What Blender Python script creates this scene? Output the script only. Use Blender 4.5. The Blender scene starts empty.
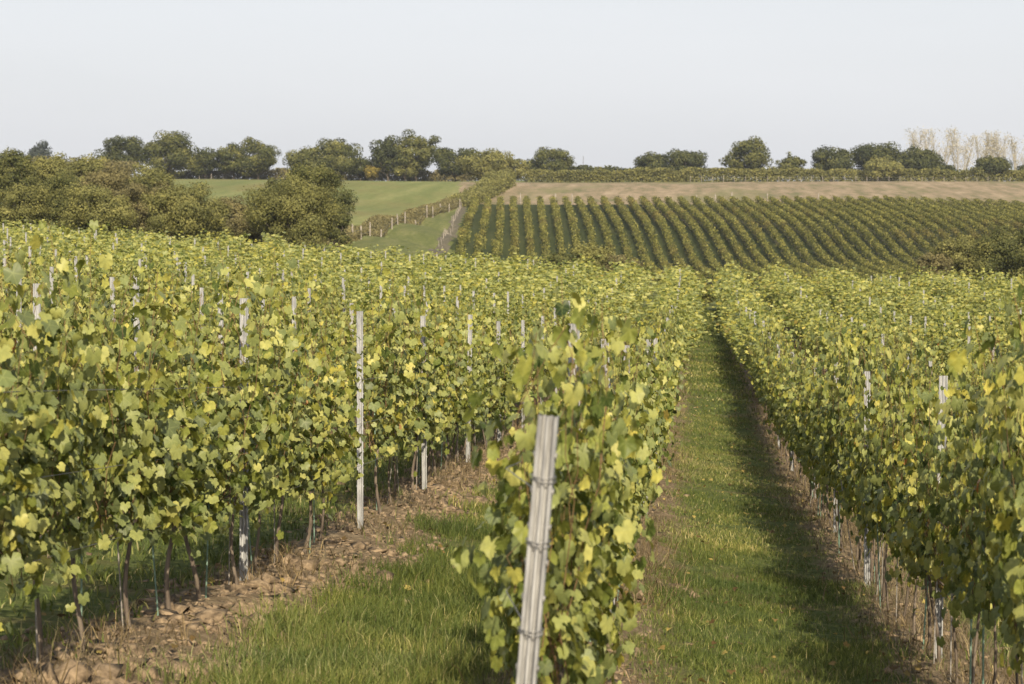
import bpy, math, random
import numpy as np
from mathutils import Vector, Matrix

# ------------------------------------------------------------------ camera, sky, sun, exposure
C = bpy.data.collections.new("vineyard"); bpy.context.scene.collection.children.link(C)
S = bpy.context.scene
F = 2276.0                      # focal length in pixels (80 mm on 36 mm, 1024 px)
YAW = math.atan(181 / F)        # vine rows run along +Y
CAMZ = 2.0
HOR = 205.0
cam_d = bpy.data.cameras.new("camera"); cam = bpy.data.objects.new("camera", cam_d); C.objects.link(cam)
cam_d.lens = 80.0; cam_d.sensor_width = 36.0; cam_d.clip_end = 20000; cam_d.clip_start = 0.1
cam.location = (0, 0, CAMZ)
PITCH = math.atan((342 - HOR) / F)
cam.rotation_euler = (math.radians(90) - PITCH, 0, YAW)
cam_d.dof.use_dof = True; cam_d.dof.focus_distance = 23.0; cam_d.dof.aperture_fstop = 6.7
S.camera = cam

SUN_EL = math.radians(31)
SUN_AZ = math.radians(166)      # clockwise from +Y (behind the camera, on the right)
w = bpy.data.worlds.new("World"); S.world = w; w.use_nodes = True
nt = w.node_tree; nt.nodes.clear()
sky = nt.nodes.new('ShaderNodeTexSky'); sky.sky_type = 'NISHITA'; sky.sun_disc = False
sky.sun_elevation = SUN_EL; sky.sun_rotation = SUN_AZ; sky.dust_density = 4.0; sky.air_density = 1.0; sky.ozone_density = 1.0
sky.altitude = 80
mx = nt.nodes.new('ShaderNodeMix'); mx.data_type = 'RGBA'
tc_ = nt.nodes.new('ShaderNodeTexCoord'); sx_ = nt.nodes.new('ShaderNodeSeparateXYZ'); nt.links.new(tc_.outputs['Generated'], sx_.inputs[0])
mr_ = nt.nodes.new('ShaderNodeMapRange'); nt.links.new(sx_.outputs[2], mr_.inputs[0])     # the veil of haze thins out with height
mr_.inputs[1].default_value = .12; mr_.inputs[2].default_value = .60; mr_.inputs[3].default_value = .74; mr_.inputs[4].default_value = .12
mp_ = nt.nodes.new('ShaderNodeMapping'); mp_.inputs['Scale'].default_value = (2, 2, 11); mp_.inputs['Rotation'].default_value = (.12, .1, 0); nt.links.new(tc_.outputs['Generated'], mp_.inputs[0])
cn_ = nt.nodes.new('ShaderNodeTexNoise'); cn_.inputs['Scale'].default_value = 1.6; cn_.inputs['Detail'].default_value = 5; nt.links.new(mp_.outputs[0], cn_.inputs['Vector'])
cm_ = nt.nodes.new('ShaderNodeMath'); cm_.operation = 'MULTIPLY_ADD'; nt.links.new(cn_.outputs[0], cm_.inputs[0]); cm_.inputs[1].default_value = .16; nt.links.new(mr_.outputs[0], cm_.inputs[2])
cs_ = nt.nodes.new('ShaderNodeMath'); cs_.operation = 'SUBTRACT'; cs_.use_clamp = True; nt.links.new(cm_.outputs[0], cs_.inputs[0]); cs_.inputs[1].default_value = .05
nt.links.new(cs_.outputs[0], mx.inputs[0])
mx.inputs[7].default_value = (7.2, 7.3, 7.6, 1)      # thin pale veil of high cloud
bg = nt.nodes.new('ShaderNodeBackground'); bg.inputs[1].default_value = 0.094
out = nt.nodes.new('ShaderNodeOutputWorld')
nt.links.new(sky.outputs[0], mx.inputs[6]); nt.links.new(mx.outputs[2], bg.inputs[0]); nt.links.new(bg.outputs[0], out.inputs[0])
sd = bpy.data.lights.new("sun", 'SUN'); so = bpy.data.objects.new("sun", sd); C.objects.link(so)
sd.energy = 5.0; sd.angle = math.radians(0.6); sd.color = (1.0, 0.86, 0.64)
sdir = Vector((math.sin(SUN_AZ) * math.cos(SUN_EL), math.cos(SUN_AZ) * math.cos(SUN_EL), math.sin(SUN_EL)))
so.rotation_euler = sdir.to_track_quat('Z', 'Y').to_euler()
S.view_settings.view_transform = 'Standard'; S.view_settings.look = 'None'
S.view_settings.exposure = 0.50; S.view_settings.gamma = 1
S.view_settings.use_curve_mapping = False
S.render.engine = 'CYCLES'
S.cycles.max_bounces = 6; S.cycles.diffuse_bounces = 3; S.cycles.transmission_bounces = 3; S.cycles.glossy_bounces = 2
S.cycles.use_denoising = True

R = random.Random(5)
N = np.random.default_rng(5)
ca, sa = math.cos(YAW), math.sin(YAW)

def cw(xc, d):                  # camera-aligned ground coordinates -> world
    return xc * ca - d * sa, xc * sa + d * ca
def wc(x, y):
    return x * ca + y * sa, -x * sa + y * ca
def px2x(px, d): return (px - 512) / F * d
def zy(py, d): return (HOR - py) / F * d          # height relative to the lens

# ------------------------------------------------------------------ terrain
pts = []
def P(x, y, z): xc, d = wc(x, y); pts.append((xc, d, z))
def Q(px, py, d): pts.append((px2x(px, d), d, zy(py, d)))
for a in [(0, 0, -1.85), (-.6, 6.3, -2.22), (-3, 15.5, -2.70), (-3, 20.5, -3.03), (-3, 25.5, -3.3), (-3, 30.5, -3.55), (-3, 10, -2.28),
          (1.8, 15.4, -3.16), (1.8, 21, -3.62), (1.8, 32.5, -4.25), (1.8, 43, -4.7), (1.8, 10, -2.75), (.5, 80, -5.35), (-6, 20, -2.72), (-15, 50, -2.95),
          (-30, 100, -3.0), (-17, 100, -3.9), (-2.6, 108, -4.85), (14.5, 100, -5.2), (7, 100, -5.1), (6, 35, -4.6), (8, 60, -5.1),
          (.5, 115, -5.4), (0, -20, -.9), (-15, 0, -1.0), (10, 0, -2.4), (-30, 40, -1.5), (20, 50, -5.2), (-45, 90, -1.5)]:
    P(*a)
for a in [(0, 238, 160), (295, 258, 170), (110, 226, 220), (0, 205, 300), (250, 232, 250),            (345, 183.5, 480), (200, 184, 480), (440, 185, 480), (450, 187.5, 470), (100, 184, 480), (-200, 186, 480), (450, 256, 300),
          (700, 292, 165), (1024, 290, 160), (1200, 300, 220),
          (300, 181, 560), (540, 182, 560), (800, 182, 560), (1024, 183, 560), (1300, 184, 560), (0, 180, 560), (-300, 180, 560),
          (300, 186, 800), (800, 187, 800), (1400, 187, 800), (-300, 184, 800), (1500, 210, 430), (-400, 190, 330)]:
    Q(*a)
for px_ in (490, 560, 660, 780, 900, 1030, 1160):
    dy = 0 if px_ < 900 else (px_ - 900) * .035
    for yy_, dd_ in ((199, 425), (210.5, 396), (228, 365), (245, 347), (262, 333), (281, 300), (300, 255)):
        if px_ == 490 and dd_ < 350: yy_ = 238 + (yy_ - 238) * .72
        Q(px_, yy_ + (6 if dd_ > 380 else 4) + dy * (1 if dd_ > 380 else .4), dd_)
for p_, y_, d_q in ((460, 208, 416), (440, 213, 388), (427, 217.5, 362), (405, 224, 330), (392, 229, 308), (370, 235.5, 276), (353, 241, 255), (338, 247, 232), (318, 254, 205)):
    Q(p_, y_, d_q); Q(p_ - 45, y_ - 1.5, d_q)
    if d_q < 400: Q(p_ + 28, y_ + 3.5, d_q)
cp = np.array(pts); K = len(cp)
def U(r2): return np.where(r2 > 1e-9, .5 * r2 * np.log(r2 + 1e-12), 0)
A = U(((cp[:, None, :2] - cp[None, :, :2]) ** 2).sum(-1)) + np.eye(K) * 6.0
Pm = np.c_[np.ones(K), cp[:, :2]]
sol = np.linalg.solve(np.block([[A, Pm], [Pm.T, np.zeros((3, 3))]]), np.r_[cp[:, 2], np.zeros(3)])
def hz(x, y):                   # ground height (world) at world x, y
    x = np.asarray(x, float); y = np.asarray(y, float)
    xc, d = wc(x, y)
    xq = np.clip(xc, -220, 300).ravel(); dq = np.clip(d, -15, 820).ravel()
    res = np.empty(xq.size)
    for i in range(0, xq.size, 20000):
        r2 = (xq[i:i + 20000, None] - cp[None, :, 0]) ** 2 + (dq[i:i + 20000, None] - cp[None, :, 1]) ** 2
        res[i:i + 20000] = U(r2) @ sol[:K] + sol[K] + sol[K + 1] * xq[i:i + 20000] + sol[K + 2] * dq[i:i + 20000]
    return res.reshape(xc.shape) + CAMZ
def h1(x, y): return float(hz(np.array([x]), np.array([y]))[0])

# ------------------------------------------------------------------ mesh helpers
def mesh_obj(name, V, faces, mat, parent=None, smooth=False, attrs=None, mats=None, mi=None):
    """V (n,3); faces: (m,k) array or list of such arrays"""
    if not isinstance(faces, (list, tuple)): faces = [faces]
    faces = [np.asarray(f, np.int32) for f in faces if len(f)]
    me = bpy.data.meshes.new(name)
    V = np.asarray(V, np.float32)
    me.vertices.add(len(V)); me.vertices.foreach_set("co", V.ravel())
    tot = np.concatenate([np.full(len(f), f.shape[1], np.int32) for f in faces])
    idx = np.concatenate([f.ravel() for f in faces])
    me.loops.add(len(idx)); me.loops.foreach_set("vertex_index", idx)
    me.polygons.add(len(tot)); st = np.r_[0, np.cumsum(tot)[:-1]].astype(np.int32)
    me.polygons.foreach_set("loop_start", st)
    if smooth: me.polygons.foreach_set("use_smooth", np.ones(len(tot), bool))
    me.update(calc_edges=True)
    if attrs:
        for k, v in attrs.items():
            v = np.asarray(v, np.float32)
            a = me.attributes.new(k, 'FLOAT', 'POINT'); a.data.foreach_set("value", v)
    me.materials.append(mat)
    o = bpy.data.objects.new(name, me); C.objects.link(o)
    if parent: o.parent = parent
    return o

def tag(o, label=None, cat=None, group=None, kind=None):
    if label: o["label"] = label
    if cat: o["category"] = cat
    if group: o["group"] = group
    if kind: o["kind"] = kind
    return o
def empty(name, loc, rz=0.0):
    o = bpy.data.objects.new(name, None); C.objects.link(o); o.empty_display_size = .2
    o.location = loc; o.rotation_euler = (0, 0, rz); return o

def tube(path, radii, sides=6):
    path = np.asarray(path, float); n = len(path); V = []; Fc = []
    for i in range(n):
        t = path[min(i + 1, n - 1)] - path[max(i - 1, 0)]; t = t / (np.linalg.norm(t) + 1e-9)
        a = np.cross(t, [0.3, 0.9, 0.1] if abs(t[2]) > .7 else [0, 0, 1]); a /= np.linalg.norm(a) + 1e-9; b = np.cross(t, a)
        for k in range(sides):
            q = 2 * math.pi * k / sides; V.append(path[i] + radii[i] * (math.cos(q) * a + math.sin(q) * b))
    for i in range(n - 1):
        for k in range(sides):
            k2 = (k + 1) % sides
            Fc.append((i * sides + k, i * sides + k2, (i + 1) * sides + k2, (i + 1) * sides + k))
    V.append(path[-1]); c = len(V) - 1; T = [((n - 1) * sides + k, (n - 1) * sides + (k + 1) % sides, c) for k in range(sides)]
    return np.array(V), np.array(Fc), np.array(T)
class MB:
    def __init__(s): s.V = []; s.Q = []; s.T = []; s.n = 0
    def add(s, V, Qd=None, T=None):
        if Qd is not None and len(Qd): s.Q.append(np.asarray(Qd) + s.n)
        if T is not None and len(T): s.T.append(np.asarray(T) + s.n)
        s.V.append(np.asarray(V)); s.n += len(V)
    def tube(s, path, radii, sides=6): s.add(*tube(path, radii, sides))
    def box(s, c, h):
        v = np.array([[x, y, z] for x in (-1, 1) for y in (-1, 1) for z in (-1, 1)]) * h + c
        s.add(v, [(0, 1, 3, 2), (4, 6, 7, 5), (0, 4, 5, 1), (2, 3, 7, 6), (0, 2, 6, 4), (1, 5, 7, 3)])
    def build(s, name, mat, parent=None, smooth=False, attrs=None):
        fs = []
        if s.Q: fs.append(np.concatenate(s.Q))
        if s.T: fs.append(np.concatenate(s.T))
        return mesh_obj(name, np.concatenate(s.V), fs, mat, parent, smooth, attrs)

# ------------------------------------------------------------------ materials
def newmat(name):
    m = bpy.data.materials.new(name); m.use_nodes = True; n = m.node_tree; n.nodes.clear()
    o = n.nodes.new('ShaderNodeOutputMaterial'); return m, n, o
def ramp(n, fac, stops, interp='LINEAR'):
    r = n.nodes.new('ShaderNodeValToRGB'); r.color_ramp.interpolation = interp
    while len(r.color_ramp.elements) < len(stops): r.color_ramp.elements.new(.5)
    for e, (p, c) in zip(r.color_ramp.elements, stops):
        e.position = p; e.color = (*c, 1)
    n.links.new(fac, r.inputs[0]); return r.outputs[0]
def noise(n, scale, detail=4, vec=None, rough=.55, dim='3D'):
    t = n.nodes.new('ShaderNodeTexNoise'); t.inputs['Scale'].default_value = scale; t.inputs['Detail'].default_value = detail
    t.inputs['Roughness'].default_value = rough
    if vec is not None: n.links.new(vec, t.inputs['Vector'])
    return t.outputs[0]
def pos(n):
    g = n.nodes.new('ShaderNodeNewGeometry'); return g.outputs['Position']
def scaled(n, v, s):
    m = n.nodes.new('ShaderNodeVectorMath'); m.operation = 'MULTIPLY'; n.links.new(v, m.inputs[0]); m.inputs[1].default_value = s; return m.outputs[0]
def mixc(n, f, a, b, mode='MIX'):
    m = n.nodes.new('ShaderNodeMix'); m.data_type = 'RGBA'; m.blend_type = mode
    if isinstance(f, (int, float)): m.inputs[0].default_value = f
    else: n.links.new(f, m.inputs[0])
    for i, v in ((6, a), (7, b)):
        if isinstance(v, tuple): m.inputs[i].default_value = (*v, 1)
        else: n.links.new(v, m.inputs[i])
    return m.outputs[2]
def math_(n, op, a, b=None, clamp=False):
    m = n.nodes.new('ShaderNodeMath'); m.operation = op; m.use_clamp = clamp
    for i, v in ((0, a), (1, b)):
        if v is None: continue
        if isinstance(v, (int, float)): m.inputs[i].default_value = v
        else: n.links.new(v, m.inputs[i])
    return m.outputs[0]
def attr(n, name):
    a = n.nodes.new('ShaderNodeAttribute'); a.attribute_name = name; return a.outputs['Fac']
def bsdf(n, col, rough=.9, metal=0.0, spec=.3):
    b = n.nodes.new('ShaderNodeBsdfPrincipled'); b.inputs['Roughness'].default_value = rough; b.inputs['Metallic'].default_value = metal
    b.inputs['Specular IOR Level'].default_value = spec
    if isinstance(col, tuple): b.inputs['Base Color'].default_value = (*col, 1)
    else: n.links.new(col, b.inputs['Base Color'])
    return b
def leaf_shader(n, o, col, trans=.35, rough=.5, spec=.25, tcol=None):
    b = bsdf(n, col, rough, 0, spec)
    t = n.nodes.new('ShaderNodeBsdfTranslucent'); n.links.new(tcol if tcol is not None else col, t.inputs[0])
    m = n.nodes.new('ShaderNodeMixShader'); m.inputs[0].default_value = trans
    n.links.new(b.outputs[0], m.inputs[1]); n.links.new(t.outputs[0], m.inputs[2]); n.links.new(m.outputs[0], o.inputs[0])

def mat_vine_leaf():
    m, n, o = newmat("vine_leaf")
    p = pos(n)
    tone = attr(n, "tone"); hue = attr(n, "hue")
    oi = n.nodes.new('ShaderNodeObjectInfo')
    green = ramp(n, tone, [(0, (.028, .048, .014)), (.3, (.092, .126, .030)), (.6, (.225, .245, .056)), (1, (.46, .43, .11))])
    # some vines and patches of the field are further into autumn
    pn = noise(n, .09, 3, p, .6)
    on = math_(n, 'ADD', math_(n, 'MULTIPLY', oi.outputs['Random'], .30), math_(n, 'MULTIPLY', pn, 1.0))
    thr = math_(n, 'SUBTRACT', 1.74, on)
    ymask = math_(n, 'MULTIPLY', math_(n, 'SUBTRACT', hue, math_(n, 'SUBTRACT', thr, .22)), 5.0, True)
    ymask = math_(n, 'MULTIPLY', ymask, math_(n, 'MULTIPLY', math_(n, 'SUBTRACT', noise(n, 22, 3, p, .6), .12), 1.9, True))
    yel = ramp(n, tone, [(0, (.26, .25, .05)), (.5, (.42, .37, .07)), (1, (.54, .45, .095))])
    c = mixc(n, ymask, green, yel)
    vn = math_(n, 'POWER', attr(n, 'vein'), 9.0)
    c = mixc(n, math_(n, 'MULTIPLY', vn, .35), c, (.42, .44, .16))
    rm = math_(n, 'MULTIPLY', math_(n, 'SUBTRACT', hue, .9965), 500, True)
    c = mixc(n, rm, c, (.46, .19, .07))
    # blotches and veins of each leaf
    bl = noise(n, 38, 3, p, .6)
    c = mixc(n, 1.0, c, ramp(n, bl, [(.3, (.72, .74, .7)), (.6, (1.05, 1.05, 1.0)), (.8, (1.2, 1.12, .95))]), 'MULTIPLY')
    tc = mixc(n, 1.0, c, (1.15, 1.1, .5), 'MULTIPLY')
    g = n.nodes.new('ShaderNodeNewGeometry')
    c = mixc(n, g.outputs['Backfacing'], c, mixc(n, .3, c, (.28, .31, .15)))
    leaf_shader(n, o, c, .24, .5, .3, tc)
    return m
def mat_foliage(name, a, b, c3, size=1.2, trans=.2, autumn=None):
    m, n, o = newmat(name)
    tone = attr(n, "tone"); p = pos(n)
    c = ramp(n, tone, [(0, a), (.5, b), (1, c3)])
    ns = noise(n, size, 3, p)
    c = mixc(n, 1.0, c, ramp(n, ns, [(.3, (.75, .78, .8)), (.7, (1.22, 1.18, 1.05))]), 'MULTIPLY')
    if autumn: c = mixc(n, math_(n, 'MULTIPLY', math_(n, 'SUBTRACT', noise(n, .055, 5, p, .7), .54), 3.2, True), c, autumn)
    leaf_shader(n, o, c, trans, .7, .12)
    return m
def mat_simple(name, c1, c2, scale=8, rough=.9, metal=0, bump=0, spec=.3, stretch=None):
    m, n, o = newmat(name)
    p = pos(n)
    if stretch: p = scaled(n, p, stretch)
    ns = noise(n, scale, 5, p)
    c = ramp(n, ns, [(.35, c1), (.65, c2)])
    b = bsdf(n, c, rough, metal, spec)
    if bump:
        bm = n.nodes.new('ShaderNodeBump'); bm.inputs['Strength'].default_value = bump; bm.inputs['Distance'].default_value = .01
        n.links.new(ns, bm.inputs['Height']); n.links.new(bm.outputs[0], b.inputs['Normal'])
    n.links.new(b.outputs[0], o.inputs[0]); return m

M = {}
M['vleaf'] = mat_vine_leaf()
M['bark'] = mat_simple("vine_bark", (.075, .058, .045), (.19, .155, .12), 25, bump=.8, stretch=(1, 1, .15))
M['cane'] = mat_simple("vine_cane", (.10, .06, .03), (.20, .13, .06), 20)
M['steel'] = mat_simple("galvanised_steel", (.21, .215, .22), (.35, .355, .355), 40, .5, .3, stretch=(1, 1, .2))
M['steel2'] = mat_simple('shaded_steel', (.16, .16, .16), (.29, .29, .285), 40, .5, .25, stretch=(1, 1, .2))  # darker copy for the end post: its grazing light is put into the colour
M['wire'] = mat_simple("wire", (.22, .22, .22), (.3, .3, .3), 30, .5, .8)
M['gstake'] = mat_simple("green_stake", (.11, .18, .14), (.19, .27, .21), 30, .5)
M['mstake'] = mat_simple("rusty_stake", (.2, .19, .18), (.34, .31, .27), 30, .6, .3)
M['clod'] = mat_simple("soil_clod", (.085, .062, .040), (.28, .21, .135), 20, .95, bump=.5)
M['tbark'] = mat_simple("tree_bark", (.05, .04, .03), (.12, .10, .08), 3)
M['pbark'] = mat_simple("pale_bark", (.27, .25, .21), (.40, .37, .31), 3)
M['wood'] = mat_simple("weathered_wood", (.17, .15, .125), (.30, .27, .23), 4)
M['oak'] = mat_foliage("oak_foliage", (.038, .048, .020), (.098, .106, .038), (.20, .195, .07), .35)
M['dark'] = mat_foliage("dark_foliage", (.028, .037, .020), (.066, .076, .031), (.14, .144, .05), .35)
M['olive'] = mat_foliage("olive_foliage", (.075, .08, .03), (.165, .166, .06), (.27, .255, .095), .5)
M['brown'] = mat_foliage("brown_foliage", (.085, .078, .038), (.165, .148, .07), (.26, .23, .115), .5)
M['yellow'] = mat_foliage("yellow_foliage", (.12, .11, .03), (.22, .18, .05), (.34, .26, .07), .5)
M['pale'] = mat_foliage("pale_foliage", (.24, .22, .15), (.34, .31, .21), (.44, .40, .27), .5)
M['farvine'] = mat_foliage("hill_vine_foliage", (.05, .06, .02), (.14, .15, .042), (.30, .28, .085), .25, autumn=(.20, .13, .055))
M['distant'] = mat_foliage("distant_foliage", (.03, .042, .035), (.05, .062, .05), (.07, .08, .06), .05)

# grass blades
def mat_grass(name, stops):
    m, n, o = newmat(name)
    tone = attr(n, "tone"); c = ramp(n, tone, stops)
    ns = noise(n, 1.1, 3, pos(n))
    c = mixc(n, 1.0, c, ramp(n, ns, [(.3, (.7, .78, .8)), (.7, (1.25, 1.15, 1.0))]), 'MULTIPLY')
    leaf_shader(n, o, c, .3, .55, .2); return m
M['grass'] = mat_grass("grass_blade", [(0, (.055, .08, .02)), (.5, (.125, .16, .042)), (.8, (.23, .24, .075)), (1, (.40, .36, .18))])
M['dry'] = mat_grass("dry_weed", [(0, (.07, .055, .032)), (.5, (.155, .12, .07)), (1, (.32, .26, .155))])
M['fallen'] = mat_grass("fallen_leaf", [(0, (.10, .065, .03)), (.6, (.22, .16, .06)), (1, (.42, .34, .11))])

ROW0, SP = -.6, 2.4
def mat_ground():
    m, n, o = newmat("vineyard_ground")
    p = pos(n); sx = n.nodes.new('ShaderNodeSeparateXYZ'); n.links.new(p, sx.inputs[0])
    u = math_(n, 'DIVIDE', math_(n, 'SUBTRACT', sx.outputs[0], ROW0), SP)
    u = math_(n, 'ABSOLUTE', math_(n, 'SUBTRACT', u, math_(n, 'ROUND', u)))     # 0 under the row .. .5 mid alley
    wob = math_(n, 'MULTIPLY', math_(n, 'SUBTRACT', noise(n, 1.4, 4, p), .5), .24)
    e = math_(n, 'ADD', u, wob)
    e = math_(n, 'SUBTRACT', e, math_(n, 'MULTIPLY', math_(n, 'MULTIPLY', math_(n, 'LESS_THAN', sx.outputs[0], -1.9), math_(n, 'GREATER_THAN', sx.outputs[0], -3.0)), .07))
    far = math_(n, 'GREATER_THAN', sx.outputs[1], 116)
    soilm = math_(n, 'SUBTRACT', 1.0, math_(n, 'MULTIPLY', math_(n, 'SUBTRACT', e, .145), 10, True), True)
    soilm = math_(n, 'MULTIPLY', soilm, math_(n, 'SUBTRACT', 1.0, far))
    f1 = noise(n, 9, 8, p, .7); f2 = noise(n, .7, 4, p); f3 = noise(n, 45, 4, p, .7)
    soil = ramp(n, f1, [(.3, (.10, .073, .045)), (.5, (.19, .145, .09)), (.7, (.32, .25, .16))])
    grass = ramp(n, f1, [(.3, (.05, .07, .02)), (.55, (.105, .13, .04)), (.75, (.20, .19, .08))])
    dry = ramp(n, f3, [(.35, (.12, .09, .045)), (.65, (.24, .19, .10))])
    grass = mixc(n, math_(n, 'MULTIPLY', math_(n, 'SUBTRACT', f2, .52), 5, True), grass, dry)
    c = mixc(n, soilm, grass, soil)
    b = bsdf(n, c, .95, 0, .1)
    bm = n.nodes.new('ShaderNodeBump'); bm.inputs['Strength'].default_value = .9; bm.inputs['Distance'].default_value = .05
    n.links.new(f1, bm.inputs['Height']); n.links.new(bm.outputs[0], b.inputs['Normal'])
    n.links.new(b.outputs[0], o.inputs[0]); return m
def mat_field(name, stops, s1, s2, s3=None, rows=None, mixamt=.5, bump=.5):
    m, n, o = newmat(name); p = pos(n)
    a = noise(n, s1, 6, p, .65); b2 = noise(n, s2 * 8, 4, scaled(n, p, (1, .10, 1)), .6)
    v = math_(n, 'ADD', math_(n, 'MULTIPLY', a, 1 - mixamt), math_(n, 'MULTIPLY', b2, mixamt))
    if rows:
        wv = n.nodes.new('ShaderNodeTexWave'); wv.inputs['Scale'].default_value = rows[1]; wv.inputs['Distortion'].default_value = 2.5; wv.inputs['Detail'].default_value = 3; wv.inputs['Detail Scale'].default_value = .6
        mp = n.nodes.new('ShaderNodeMapping'); mp.inputs['Rotation'].default_value = (0, 0, rows[0]); n.links.new(p, mp.inputs[0]); n.links.new(mp.outputs[0], wv.inputs[0])
        v = math_(n, 'ADD', v, math_(n, 'MULTIPLY', math_(n, 'SUBTRACT', wv.outputs[1], .5), rows[2]))
    c = ramp(n, v, stops)
    if s3:
        c = mixc(n, math_(n, 'MULTIPLY', math_(n, 'SUBTRACT', noise(n, .05, 4, scaled(n, p, (1, .35, 1)), .65), .5), 5, True), c, s3)
    b = bsdf(n, c, .95, 0, .1)
    bm = n.nodes.new('ShaderNodeBump'); bm.inputs['Strength'].default_value = bump; bm.inputs['Distance'].default_value = .25
    n.links.new(a, bm.inputs['Height']); n.links.new(bm.outputs[0], b.inputs['Normal'])
    n.links.new(b.outputs[0], o.inputs[0]); return m
M['ground'] = mat_ground()
M['meadow'] = mat_field("meadow_grass", [(.3, (.10, .12, .042)), (.45, (.14, .165, .055)), (.58, (.20, .21, .08)), (.7, (.26, .25, .11))], .8, .03, s3=(.17, .15, .06), rows=(1.2, .12, .06))
M['stubble'] = mat_field("stubble", [(.38, (.12, .13, .055)), (.46, (.20, .165, .10)), (.54, (.28, .22, .145)), (.66, (.37, .30, .205))], .55, .045, s3=(.17, .17, .075), rows=(.5, .35, .07), mixamt=.5)
M['track'] = mat_field("rough_grass", [(.3, (.07, .085, .03)), (.5, (.115, .13, .045)), (.7, (.20, .19, .085))], 1.5, .08)
M['hill'] = mat_field("hill_grass", [(.3, (.024, .034, .012)), (.5, (.040, .052, .018)), (.7, (.07, .075, .03))], 2.0, .08)
M['bare'] = mat_field("bare_soil", [(.3, (.075, .07, .05)), (.5, (.115, .105, .075)), (.7, (.18, .155, .12))], 2.0, .3)

# ------------------------------------------------------------------ the setting: one heightfield split by land use
def seg(a, b, st): return np.arange(a, b, st)
def grow(a, step, k, lim):
    r = [a]
    while abs(r[-1]) < lim: r.append(r[-1] + step); step *= k
    return np.array(r[1:])
xs = np.r_[grow(-120, -4, 1.12, 4500)[::-1], seg(-120, -48, 1.5), seg(-48, -24, .5), seg(-24, -12, 1.5), seg(-12, 10, .16), seg(10, 130, 1.5), grow(130, 4, 1.12, 4500)]
ys = np.r_[-40, -25, -10, seg(0, 6, 1), seg(6, 40, .16), seg(40, 125, .6), seg(125, 620, 2.0), grow(620, 4, 1.09, 9000)]
GX, GY = np.meshgrid(xs, ys)
GZ = hz(GX, GY)
xc_, d_ = wc(GX, GY)
far = np.clip((d_ - 820) / 6000, 0, 1)
GZ -= far * 6
GZ += .35 * np.sin(xc_ * .031 + 1) * np.sin(d_ * .043) * np.clip((d_ - 440) / 100, 0, 1)
# ploughed soil ridges under the near rows
u = (GX - ROW0) / SP; u = np.abs(u - np.round(u)) * SP
nearm = (GX > -12.2) & (GX < 10.2) & (GY > 5) & (GY < 60)
GZ += nearm * (np.exp(-(u / .45) ** 2) * (.05 + .05 * N.random(GX.shape)) + .012 * N.random(GX.shape))
nx, ny = len(xs), len(ys)
ii = (np.arange(ny - 1)[:, None] * nx + np.arange(nx - 1)[None, :])
quads = np.stack([ii, ii + 1, ii + nx + 1, ii + nx], -1).reshape(-1, 4)
fx = (GX[:-1, :-1] + GX[1:, 1:]).ravel() / 2; fy = (GY[:-1, :-1] + GY[1:, 1:]).ravel() / 2
fxc, fd = wc(fx, fy)
FEN = np.array([(-9.5, 432), (-9.6, 415), (-12.2, 385), (-15.5, 330), (-17.8, 255), (-20, 200), (-23, 160)])
fence_x = np.interp(-fd, -FEN[:, 0 + 1][::1], FEN[:, 0]) if False else np.interp(fd, FEN[::-1, 1], FEN[::-1, 0])
zone = np.zeros(len(quads), int)
hillv = (fd > 235) & (fd < 426) & (fxc > -8.2)
zone[(fd > 122)] = 3
zone[hillv] = 4
zone[(fd > 240) & (fd < 424) & (fxc <= -8.4) & (fxc > -9.9)] = 5
zone[(fd > 215) & (fxc < fence_x) & (fd < 572)] = 1
zone[(fd >= 426) & (fd < 572) & (fxc > -10 - (fd - 426) * .02)] = 2
zone[fd >= 572] = 1
VV = np.stack([GX.ravel(), GY.ravel(), GZ.ravel()], -1)
for z, nm, mt in ((0, 'ground', 'ground'), (1, 'meadow', 'meadow'), (2, 'stubble_field', 'stubble'), (3, 'rough_grassland', 'track'), (4, 'hillside', 'hill'), (5, 'bare_track', 'bare')):
    q = quads[zone == z]
    used, inv = np.unique(q, return_inverse=True)
    o = mesh_obj(nm, VV[used], inv.reshape(-1, 4), M[mt], smooth=True); tag(o, kind='structure')
def gz(x, y):                   # true ground height incl. ridge mean
    u = (x - ROW0) / SP; u = abs(u - round(u)) * SP
    return h1(x, y) + (.07 * math.exp(-(u / .45) ** 2) if 5 < y < 60 else 0)

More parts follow.
